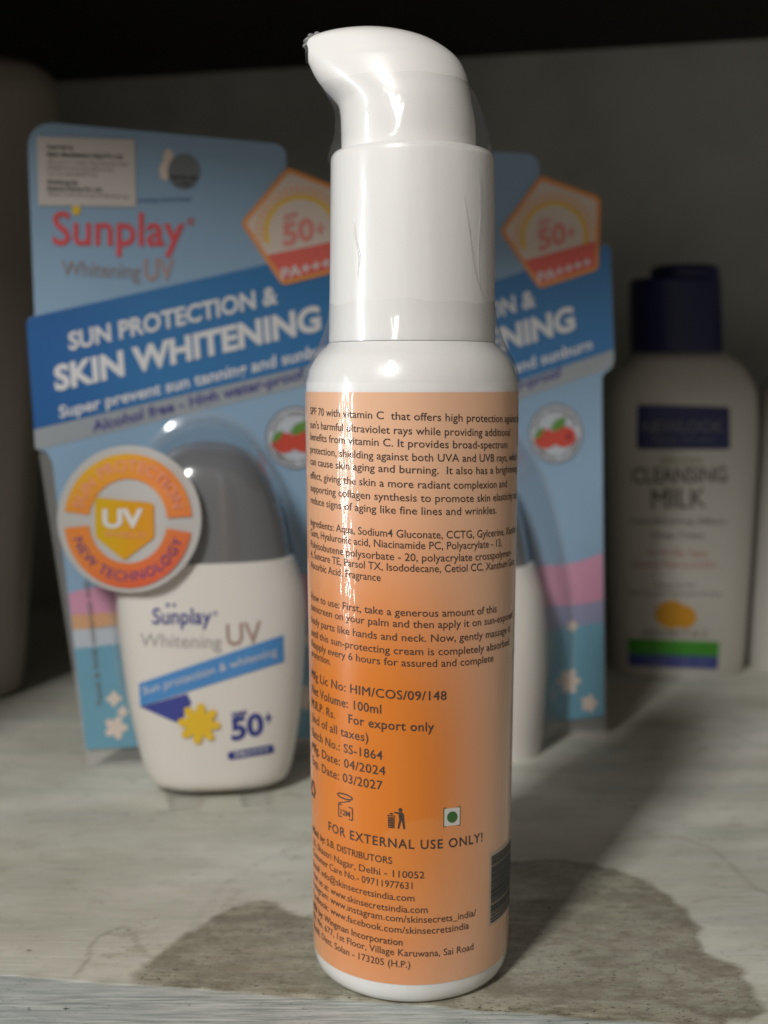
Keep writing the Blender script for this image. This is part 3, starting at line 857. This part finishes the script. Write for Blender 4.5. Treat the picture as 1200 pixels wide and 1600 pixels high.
    text_px(ml, P, "®", (292, 352), (304, 352), 12, o_, 2)
    text_px(ml, P, "Whitening", (96, 430), (219, 435), 24, o_, 4, bold=0.004)
    text_px(ml, P, "UV", (225, 437), (272, 437), 33, o_, 5, bold=0.02)
    text_px(ml, P, "ultra moisturizing sunscreen", (160, 318), (298, 313.5), 7, o_, 1)
    mv = MB(); text_px(mv, P, "Facial & body sunscreen milk", (160, 1100), (138, 905), 9, 8 * e, 0); mv.build('side_lettering', M['greyink'], card)
    ml.build('lettering', [M['white'], M['indigo'], M['red'], M['yellow'], M['taupe'], M['rosy']], card)
    # five-sided badge
    mp = MB(); pent = [(376, 348), (449, 261), (553, 302), (545, 420), (441, 446)]
    c0 = (sum(p[0] for p in pent) / 5, sum(p[1] for p in pent) / 5)
    def sc_(k): return [(c0[0] + (x - c0[0]) * k, c0[1] + (y - c0[1]) * k) for x, y in pent]
    front_n = 0.0006
    of = rounded(sc_(1.0), 9); nf = len(of)
    a = [P(u, v, front_n) for u, v in of]; b2 = [P(u, v, 0.0001) for u, v in of]
    mp.add(a, [list(range(nf))[::-1]], 0); mp.add(a + b2, [[i, (i + 1) % nf, nf + (i + 1) % nf, nf + i] for i in range(nf)], 0); mp.add(b2, [list(range(nf))], 0)
    poly_px(mp, P, rounded(sc_(0.91), 7), front_n + e, 1)
    cen = (470, 362)
    for k in range(26):
        aa = -12 + 204 * k / 25
        ca, sa = math.cos(rad(aa)), math.sin(rad(aa))
        q = [(cen[0] + rr_ * math.cos(rad(aa + d)), cen[1] - rr_ * math.sin(rad(aa + d))) for rr_, d in ((56, -2.4), (73, -1.6), (73, 1.6), (56, 2.4))]
        poly_px(mp, P, q, front_n + 1.5 * e, 2)
    ring_px(mp, P, cen, (51, 51), (57, 57), front_n + 2 * e, 5, -20, 200)
    s91 = sc_(0.91); Lb, Bb, Rb = s91[0], s91[4], s91[3]
    def cut(a, b, t): return (a[0] + (b[0] - a[0]) * t, a[1] + (b[1] - a[1]) * t)
    poly_px(mp, P, [cut(Lb, Bb, 0.56), cut(s91[2], Rb, 0.62), Rb, Bb], front_n + 3 * e, 3)
    text_px(mp, P, "50", (443, 384), (492, 372), 33, front_n + 4 * e, 4, bold=0.03)
    text_px(mp, P, "+", (496, 371), (507, 368), 25, front_n + 4 * e, 4, bold=0.03)
    text_px(mp, P, "SPF", (444, 345), (466, 340), 9, front_n + 4 * e, 4, bold=0.02)
    text_px(mp, P, "PA++++", (440, 437), (533, 414), 17, front_n + 5 * e, 6, bold=0.02)
    mp.build('spf_badge', [M['orange'], M['cream'], M['peach'], M['coral'], M['salmon'], M['yellow'], M['white']], card)
    # berry emblem
    me_ = MB(); bc = (462, 684)
    poly_px(me_, P, ell(bc, 47, 49), 2 * e, 0); ring_px(me_, P, bc, (44, 46), (47, 49), 3 * e, 5)
    text_arc(me_, P, "WITH WHITENING", bc, (33, 34), 165, 15, 8, 4 * e, 5, 0.02)
    text_arc(me_, P, "COMPLEX VITAMIN", bc, (42, 43), 195, 345, 8, 4 * e, 5, 0.02, inside=True)
    poly_px(me_, P, ell((444, 692), 20, 16, 24), 4 * e, 1); poly_px(me_, P, ell((476, 690), 21, 17, 24), 5 * e, 1)
    poly_px(me_, P, ell((484, 690), 5, 6, 14), 6 * e, 2)
    poly_px(me_, P, [(452, 676), (462, 662), (480, 656), (478, 672), (464, 680)], 6 * e, 3); poly_px(me_, P, [(424, 688), (430, 676), (442, 672), (440, 682), (430, 692)], 6 * e, 3)
    me_.build('berry_emblem', [M['lilac'], M['berry'], M['berrydark'], M['leaf'], M['white'], M['greyink']], card)
    if sticker:
        ms = MB(); q = [(57, 213), (210, 218), (213, 323), (60, 321)]
        f1 = [P(u, v, 0.0004) for u, v in q]; f0 = [P(u, v, 0.0002) for u, v in q]
        ms.add(f1, [[3, 2, 1, 0]], 0); ms.add(f1 + f0, [[i, (i + 1) % 4, 4 + (i + 1) % 4, 4 + i] for i in range(4)], 0)
        o2 = 0.0005
        for s, A, B, hh_, mi, bd in [("Imported by", (74, 232), (115, 233.5), 6.5, 1, 0.03), ("Bakhu Manthalations Nepal Pvt. Ltd.", (74, 244), (192, 248), 7, 1, 0.03),
                                     ("1025, ward no 11, Hallon Marg, Kathmandu Nepal", (74, 255), (200, 259), 5.5, 2, 0.0), ("info@bakhu.com.np, https://bakhu.com.np", (74, 264), (178, 267), 5.5, 2, 0.0),
                                     ("Toll No: 9851020777/105", (74, 274), (152, 276), 5.5, 2, 0.0), ("Distributed By", (74, 287), (122, 289), 6.5, 1, 0.03),
                                     ("Rashmit Pharma Pvt. Ltd.", (74, 297), (160, 299.5), 6.5, 1, 0.03), ("Villaspur, Kathmandu, Nepal, info@rashmit.org", (74, 305), (200, 309.5), 5.5, 2, 0.0)]:
            text_px(ms, P, s, A, B, hh_, o2, mi, bd)
        ms.build('import_sticker', [M['paper'], M['black'], M['greyink']], card)
        ms = MB(); poly_px(ms, P, ell((287.5, 268), 25.5, 28, 36), 3 * e, 0); text_px(ms, P, "Read For Use", (266, 279), (308, 281), 6, 5 * e, 1, 0.03); text_px(ms, P, "in Nepal", (274, 289), (300, 290), 6, 5 * e, 1, 0.02)
        ms.build('security_seal', [M['seal'], M['sealink']], card)

    # ---- bottle inside the blister
    NB = 0.0200                                                # how far its middle stands off the card
    def PB(u, v, n=NB): return P(u + bshift, v, n)
    def lx(p): return (Vector(p) - O).dot(R)
    BL = [(1219, 248, 438), (1217.5, 241, 445), (1211, 234.5, 450), (1190, 224, 457), (1150, 213.5, 464), (1100, 202, 470), (1050, 193.5, 474), (1000, 187, 476), (960, 183.5, 476), (920, 182.5, 473), (890, 183, 464.5), (872, 185, 458)]
    secs = []
    for v, ul, ur in BL:
        pl, pr = PB(ul, v), PB(ur, v); secs.append((pl.z, lx(pl), lx(pr)))
    z0 = secs[0][0]
    secs = catmull(secs, 3)
    DB = 0.0155
    def depth(z): return DB * interp(z - z0, [(0, 0.72), (0.0008, 0.78), (0.002, 0.83), (0.02, 0.95), (0.04, 1.0), (0.065, 0.96)])
    rings = [super_ring((l + r_) / 2, -NB, z, (r_ - l) / 2, depth(z), 2.5, 72, R, Nn, Vector((O.x, O.y, 0))) for z, l, r_ in secs]
    mbt = MB(); mbt.loft(rings); bottle_ob = mbt.build('bottle', M['body'], root, sharp=50)
    # cap
    CL = [(878, 190, 452), (860, 193, 450), (820, 203, 444), (780, 216, 434), (750, 228, 423), (725, 242, 408), (708, 258, 392), (697, 276, 374), (691, 296, 354), (689, 312, 338)]
    cs = []
    for v, ul, ur in CL:
        pl, pr = PB(ul, v), PB(ur, v); cs.append((pl.z, lx(pl), lx(pr)))
    zc0, zc1 = cs[0][0], cs[-1][0]; cs = catmull(cs, 3)
    rings = [super_ring((l + r_) / 2, -NB, z, (r_ - l) / 2, 0.0142 * math.sqrt(max(0.02, 1 - ((z - zc0) / (zc1 - zc0)) ** 6)), 2.3, 72, R, Nn, Vector((O.x, O.y, 0))) for z, l, r_ in cs]
    mcp = MB(); mcp.loft(rings); mcp.build('cap', M['cap'], bottle_ob, sharp=60)
    # front surface of the bottle, for its print
    def PF(u, v, off=0.0):
        u = u + (0 if sticker else -26)
        n = NB + DB
        for _ in range(6):
            p = PB(u, v, n); z = p.z
            l = interp(z, [(s_[0], s_[1]) for s_ in secs]); r_ = interp(z, [(s_[0], s_[2]) for s_ in secs])
            t = min(0.985, abs(lx(p) - (l + r_) / 2) / ((r_ - l) / 2)); n = NB + depth(z) * (1 - t ** 2.5) ** (1 / 2.5) + off
        return p
    mpz = MB(); k1 = 0.00018; tx = bshift
    def rib(pts, off, mi): poly_px(mpz, PF, pts, off, mi, strip=10)
    rib([(217, 1068), (443, 992), (444, 1034), (219, 1104)], k1, 0)
    rib([(219, 1104.5), (292, 1084), (299, 1098), (280, 1131)], k1, 1)
    text_px(mpz, PF, "Sun protection & whitening", (224, 1086), (433, 1023), 13, 2 * k1, 5, 0.0)
    text_px(mpz, PF, "Sunplay", (238, 975), (330, 975), 25, k1, 2, 0.012); text_px(mpz, PF, "®", (333, 962), (340, 962), 7, k1, 2)
    poly_px(mpz, PF, [(258, 948), (262, 941), (266, 947)], k1, 2); poly_px(mpz, PF, [(268, 945), (273, 942), (275, 949)], k1, 2)
    text_px(mpz, PF, "Whitening", (219, 1010), (346, 1013), 21, k1, 3, 0.0)
    text_px(mpz, PF, "UV", (354, 1009), (409, 1004), 34, k1, 4, 0.01)
    text_px(mpz, PF, "50", (362, 1157), (413, 1146), 33, k1, 2, 0.035); text_px(mpz, PF, "+", (415, 1134), (425, 1132), 22, k1, 2, 0.03)
    text_px(mpz, PF, "SPF", (362, 1124), (386, 1120), 10, k1, 2, 0.03)
    rib(rounded([(355, 1176), (427, 1163), (429, 1176), (357, 1188)], 5), k1, 2)
    text_px(mpz, PF, "PA++++", (368, 1184), (420, 1174), 8, 2 * k1, 5, 0.02)
    fl_ = []
    for i in range(96):
        a = 2 * math.pi * i / 96; q = 34 * (0.5 + 0.5 * abs(math.cos(a * 4 + 0.4)) ** 0.8); fl_.append((311 + q * math.cos(a), 1131 - q * 0.95 * math.sin(a)))
    poly_px(mpz, PF, fl_, 3 * k1, 6)
    mpz.build('bottle_print', [M['blue'], M['deep'], M['navy'], M['silver'], M['rosy'], M['white'], M['yellow']], bottle_ob)

    # ---- clear blister: flange under the card, side wall round the bottle, feet
    mbl = MB()
    fl0 = rounded([(60, 703), (545, 588), (533, 1189), (139, 1208)], 10); nfl = len(fl0)
    a = [P(u, v, -TH - 0.0002) for u, v in fl0]; b2 = [P(u, v, -TH - 0.0007) for u, v in fl0]
    mbl.add(a, [list(range(nfl))[::-1]]); mbl.add(b2, [list(range(nfl))]); mbl.add(a + b2, [[i, (i + 1) % nfl, nfl + (i + 1) % nfl, nfl + i] for i in range(nfl)])
    wall = [(236, 1212), (208, 1130), (188, 1050), (177, 960), (177, 880), (188, 815), (205, 760), (228, 712), (258, 676), (290, 658), (322, 652), (354, 657), (386, 676), (416, 712), (440, 760), (457, 815), (470, 880), (481, 960), (479, 1050), (466, 1130), (450, 1212)]
    wall = catmull(wall, 4)
    cwx, cwy = 328, 960
    lay = [(0.0004, 1.03), (0.001, 1.0), (0.010, 0.99), (0.019, 0.975), (0.022, 0.955)]
    gridp = [[P(cwx + (u - cwx) * k + bshift * n / NB, cwy + (v - cwy) * k, n) for u, v in wall] for n, k in lay]
    nw = len(wall)
    mbl.add([p for g in gridp for p in g], [[i * nw + j, i * nw + j + 1, (i + 1) * nw + j + 1, (i + 1) * nw + j] for i in range(len(lay) - 1) for j in range(nw - 1)], 0, True)
    for u0, u1 in ((262, 306), (370, 412)):
        p0, p1 = PB(u0, 1240), PB(u1, 1240)
        c = (p0 + p1) / 2 + Nn * 0.0125; hz = 0.0034
        ax = R * ((p1 - p0).length / 2)
        vs = []
        for zf, kf in ((0.0003, 0.85), (hz + 0.0002, 1.0)):
            for sx_, sn in ((-1, -1), (1, -1), (1, 1), (-1, 1)):
                q = Vector((c.x, c.y, zf)) + ax * sx_ * kf + Nn * (0.007 * sn * kf); vs.append(q)
        mbl.add(vs, [[3, 2, 1, 0], [0, 1, 5, 4], [1, 2, 6, 5], [2, 3, 7, 6], [3, 0, 4, 7]])
    mbl.build('blister', M['clear'], root)

    # ---- round sticker on the blister's left shoulder (left pack only: elsewhere it stays behind the pump bottle)
    if sticker:
        def PS(u, v, off=0.0):
            t = (u - 87) / 226
            return P(u, v, 0.008 + 0.0295 * math.sin(min(max(t * 1.25, 0), 1) * math.pi / 2) + off)
        msx = MB(); C = (200, 811); RX, RY = 112.5, 115
        def blob(k): return [(C[0] + 2 + k * (u - C[0]), C[1] + k * (v - C[1])) for u, v in ell(C, RX, RY, 64)]
        poly_px(msx, PS, blob(1.0), 0.0, 0, strip=4); poly_px(msx, PS, blob(1.0), -0.0003, 0, strip=4)
        mst = msx.build('round_sticker', ink('sticker_white', (0.56, 0.545, 0.53), 0.35), root)
        ma = MB(); Cc = (200, 814); ro, ri = (100, 105), (61, 66)
        ring_px(ma, PS, Cc, ri, ro, 0.0004, 0, 4, 172); ring_px(ma, PS, Cc, ri, ro, 0.0004, 0, 186, 350)
        ma.build('warm_ring_print', om, mst)
        ma = MB(); poly_px(ma, PS, rounded([(148, 777), (240, 786), (241, 840), (194, 876), (149, 839)], 5), 0.0004, 0, strip=5); ma.build('shield_print', shm, mst)
        ma = MB(); text_px(ma, PS, "UV", (160, 824), (224, 823), 28, 0.0006, 0, 0.035); text_px(ma, PS, "SHIELD", (164, 838), (228, 840), 8, 0.0006, 2, 0.0)
        text_arc(ma, PS, "NEW TECHNOLOGY", Cc, (90, 94), 198, 342, 15, 0.0006, 1, 0.0, inside=True)
        text_arc(ma, PS, "SUN PROTECTION", Cc, (73, 78), 166, 14, 17, 0.0006, 2, 0.01)
        ma.build('lettering', [M['white'], M['indigo'], ink('sticker_pink_ink', (0.83, 0.34, 0.24))], mst)
    return root


pack((-0.040, 0.3455, 0), 9.0, 'blue carded sunscreen pack with orange round sticker and white paper sticker, left of pump bottle', lambda u, v: (u, v), 0)
pack((0.050, 0.3745, 0), -15.0, 'blue carded sunscreen pack partly hidden behind the right side of the pump bottle',
     lambda u, v: (845 + (0.9 * (u - 450) if u > 376 else -66.6 + 0.78 * (u - 376)) + 0.03 * (v - 262), 275 + 0.955 * (v - 262) - 0.05 * (u - 450)), -42, sticker=False)

# ------------------------------------------------------------------ cleansing milk bottle
MY = 0.466
milk = thing('lotion_bottle', (0.118, MY, 0), 'white cleansing milk bottle with navy cap, in shade at right behind the blue packs', 'lotion bottle')


def atYY(u, v, Y): r = ray(u, v); return CAMP + r * (Y / r.y)


def loft_px(rows, Y, depth_f, e, n=64, sub=3):
    secs = []
    for v, ul, ur in rows:
        pl, pr = atYY(ul, v, Y), atYY(ur, v, Y); secs.append((pl.z, pl.x, pr.x))
    secs = catmull(secs, sub)
    z0, z1 = secs[0][0], secs[-1][0]
    return [super_ring((l + r_) / 2, Y, z, (r_ - l) / 2, depth_f((z - z0) / (z1 - z0), (r_ - l) / 2), e, n) for z, l, r_ in secs], secs


vb = 1051.0   # where the sight line meets the shelf at the bottle's middle plane
while atYY(1050, vb, MY).z > 0.0002: vb += 0.5
rows = [(vb, 972, 1136), (vb - 2, 962, 1146), (vb - 8, 956, 1152), (1030, 954, 1158), (950, 953, 1164), (850, 951, 1171), (750, 948.5, 1177), (680, 947, 1180.5), (630, 948, 1180), (605, 952, 1176), (585, 960, 1167), (568, 972, 1153), (556, 984, 1138), (549, 992, 1128)]
md = lambda t, a: min(0.0175, a * 0.85) * (1 if t < 0.85 else 1 - 0.25 * ((t - 0.85) / 0.15) ** 2)
rings, msecs = loft_px(rows, MY, md, 2.6)
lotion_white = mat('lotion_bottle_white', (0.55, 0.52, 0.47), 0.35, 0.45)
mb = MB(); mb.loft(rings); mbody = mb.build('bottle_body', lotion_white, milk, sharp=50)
navyp = mat('navy_cap_plastic', (0.013, 0.018, 0.075), 0.4, 0.4)
rings, _ = loft_px([(552, 988, 1127), (545, 986, 1127), (480, 985, 1125), (444, 985, 1124), (438, 987, 1123)], MY, lambda t, a: a * 0.9, 2.2)
mb = MB(); mb.loft(rings, smooth=True); cap = mb.build('cap', navyp, milk, sharp=40)
rings, _ = loft_px([(440, 1019, 1122), (425, 1018, 1121), (419, 1020, 1119), (416.5, 1026, 1113)], MY, lambda t, a: a * 1.0, 2.4)
mb = MB(); mb.loft(rings); mb.build('flip_lid', navyp, cap, sharp=40)


def PM(u, v, off=0.0):
    Y = MY - 0.0175
    for _ in range(6):
        p = atYY(u, v, Y - off); z = p.z
        l = interp(z, [(s[0], s[1]) for s in msecs]); r_ = interp(z, [(s[0], s[2]) for s in msecs])
        t = min(0.985, abs(p.x - (l + r_) / 2) / ((r_ - l) / 2)); Y = MY - 0.0175 * (1 - t ** 2.6) ** (1 / 2.6)
    return p


mk = [mat('milk_navy', (0.016, 0.022, 0.10), 0.4), ink('milk_grey', (0.16, 0.17, 0.19)), ink('milk_brown_ink', (0.13, 0.12, 0.10)), ink('milk_olive_ink', (0.25, 0.27, 0.12)),
      ink('milk_red_ink', (0.52, 0.25, 0.21)), ink('milk_orange', (0.62, 0.29, 0.02)), ink('milk_green', (0.06, 0.30, 0.03)), ink('milk_blue', (0.06, 0.08, 0.28)), ink('milk_pale', (0.2, 0.2, 0.42))]
mb = MB(); k1 = 0.0002
poly_px(mb, PM, rounded([(996, 632), (1140, 636), (1141, 702), (995, 702)], 5), k1, 0, strip=10)
text_px(mb, PM, "NEWLOOK", (1004, 676), (1131, 675), 18, 2 * k1, 1, 0.01)
text_px(mb, PM, "beauty care plus", (1022, 690), (1116, 690), 7, 2 * k1, 1)
text_px(mb, PM, "SKIN CARE", (1031, 724), (1098, 724), 8, k1, 3, 0.01)
text_px(mb, PM, "CLEANSING", (987, 755), (1136, 753), 24, k1, 2, 0.02)
text_px(mb, PM, "MILK", (1018, 795), (1103, 793), 31, k1, 2, 0.02)
text_px(mb, PM, "Conditioning Effect", (983, 818), (1134, 819), 9, k1, 2)
text_px(mb, PM, "Deep Clean", (1018, 840), (1100, 841), 9, k1, 2)
text_px(mb, PM, "For All Skin Types", (1012, 868), (1105, 869), 10, k1, 4, 0.01)
text_px(mb, PM, "Removes Make Up and Dirt", (990, 886), (1120, 887), 10, k1, 4, 0.01)
text_px(mb, PM, "Gentle and Mild", (1026, 917), (1085, 918), 6, k1, 2)
text_px(mb, PM, "With the soothing extracts of citrus", (981, 928), (1128, 931), 6, k1, 2)
poly_px(mb, PM, ell((1049, 960), 25, 22, 30), k1, 5, strip=8); poly_px(mb, PM, ell((1069, 964), 19, 18, 30), 1.5 * k1, 5, strip=8)
text_px(mb, PM, "VITAMIN E & C", (1002, 994), (1106, 995), 10, k1, 2, 0.02)
poly_px(mb, PM, [(981, 997), (1124, 1003), (1123, 1026), (981, 1021)], k1, 6, strip=10); poly_px(mb, PM, [(981, 1021.5), (1123, 1026.5), (1121, 1046), (983, 1040)], k1, 7, strip=10)
text_px(mb, PM, "Net 120 ml", (1012, 1037), (1105, 1040), 9, 2 * k1, 8)
mb.build('front_print', mk, mbody)

# ------------------------------------------------------------------ pale bottle cut by the right edge of the picture
RY = 0.470
rb = thing('tall_bottle', (0.168, RY, 0), 'plain white bottle cut off by the right edge of the photo, beside the cleansing milk', 'bottle')
vb = 1051.0
while atYY(1200, vb, RY).z > 0.0002: vb += 0.5
rows = [(vb, 1180, 1330), (vb - 3, 1170, 1340), (vb - 12, 1166, 1345), (1000, 1167, 1345), (900, 1173, 1343), (750, 1182, 1340), (640, 1188, 1336), (610, 1193, 1330), (590, 1205, 1318), (575, 1225, 1296)]
rings, _ = loft_px(rows, RY, lambda t, a: min(0.018, a * 0.85), 2.3); mb = MB(); mb.loft(rings); mb.build('bottle_body', mat('plain_white_plastic', (0.62, 0.60, 0.55), 0.4), rb, sharp=50)
rings, _ = loft_px([(577, 1222, 1298), (570, 1221, 1299), (480, 1223, 1297), (470, 1230, 1290)], RY, lambda t, a: a, 2.0); mb = MB(); mb.loft(rings); mb.build('cap', navyp, rb, sharp=40)

# ------------------------------------------------------------------ tall pale bottle in the dark at the left edge
JY = 0.425
jr = thing('tall_bottle', (-0.138, JY, 0), 'tall taupe bottle with rounded shoulder in the dark at the left edge', 'bottle')
vb = 1051.0
while atYY(-45, vb, JY).z > 0.0002: vb += 0.5
rows = [(vb, -105, 12), (vb - 4, -113, 24), (vb - 14, -118, 31), (1000, -122, 38), (850, -128, 48), (650, -132, 62), (400, -138, 78), (220, -140, 89), (160, -139, 92), (135, -134, 88), (115, -122, 76), (103, -100, 52), (98, -70, 20)]
rings, _ = loft_px(rows, JY, lambda t, a: min(0.020, a * 0.8), 2.3); mb = MB(); mb.loft(rings)
mb.build('bottle_body', mat('taupe_bottle_plastic', (0.26, 0.225, 0.185), 0.5), jr, sharp=60)
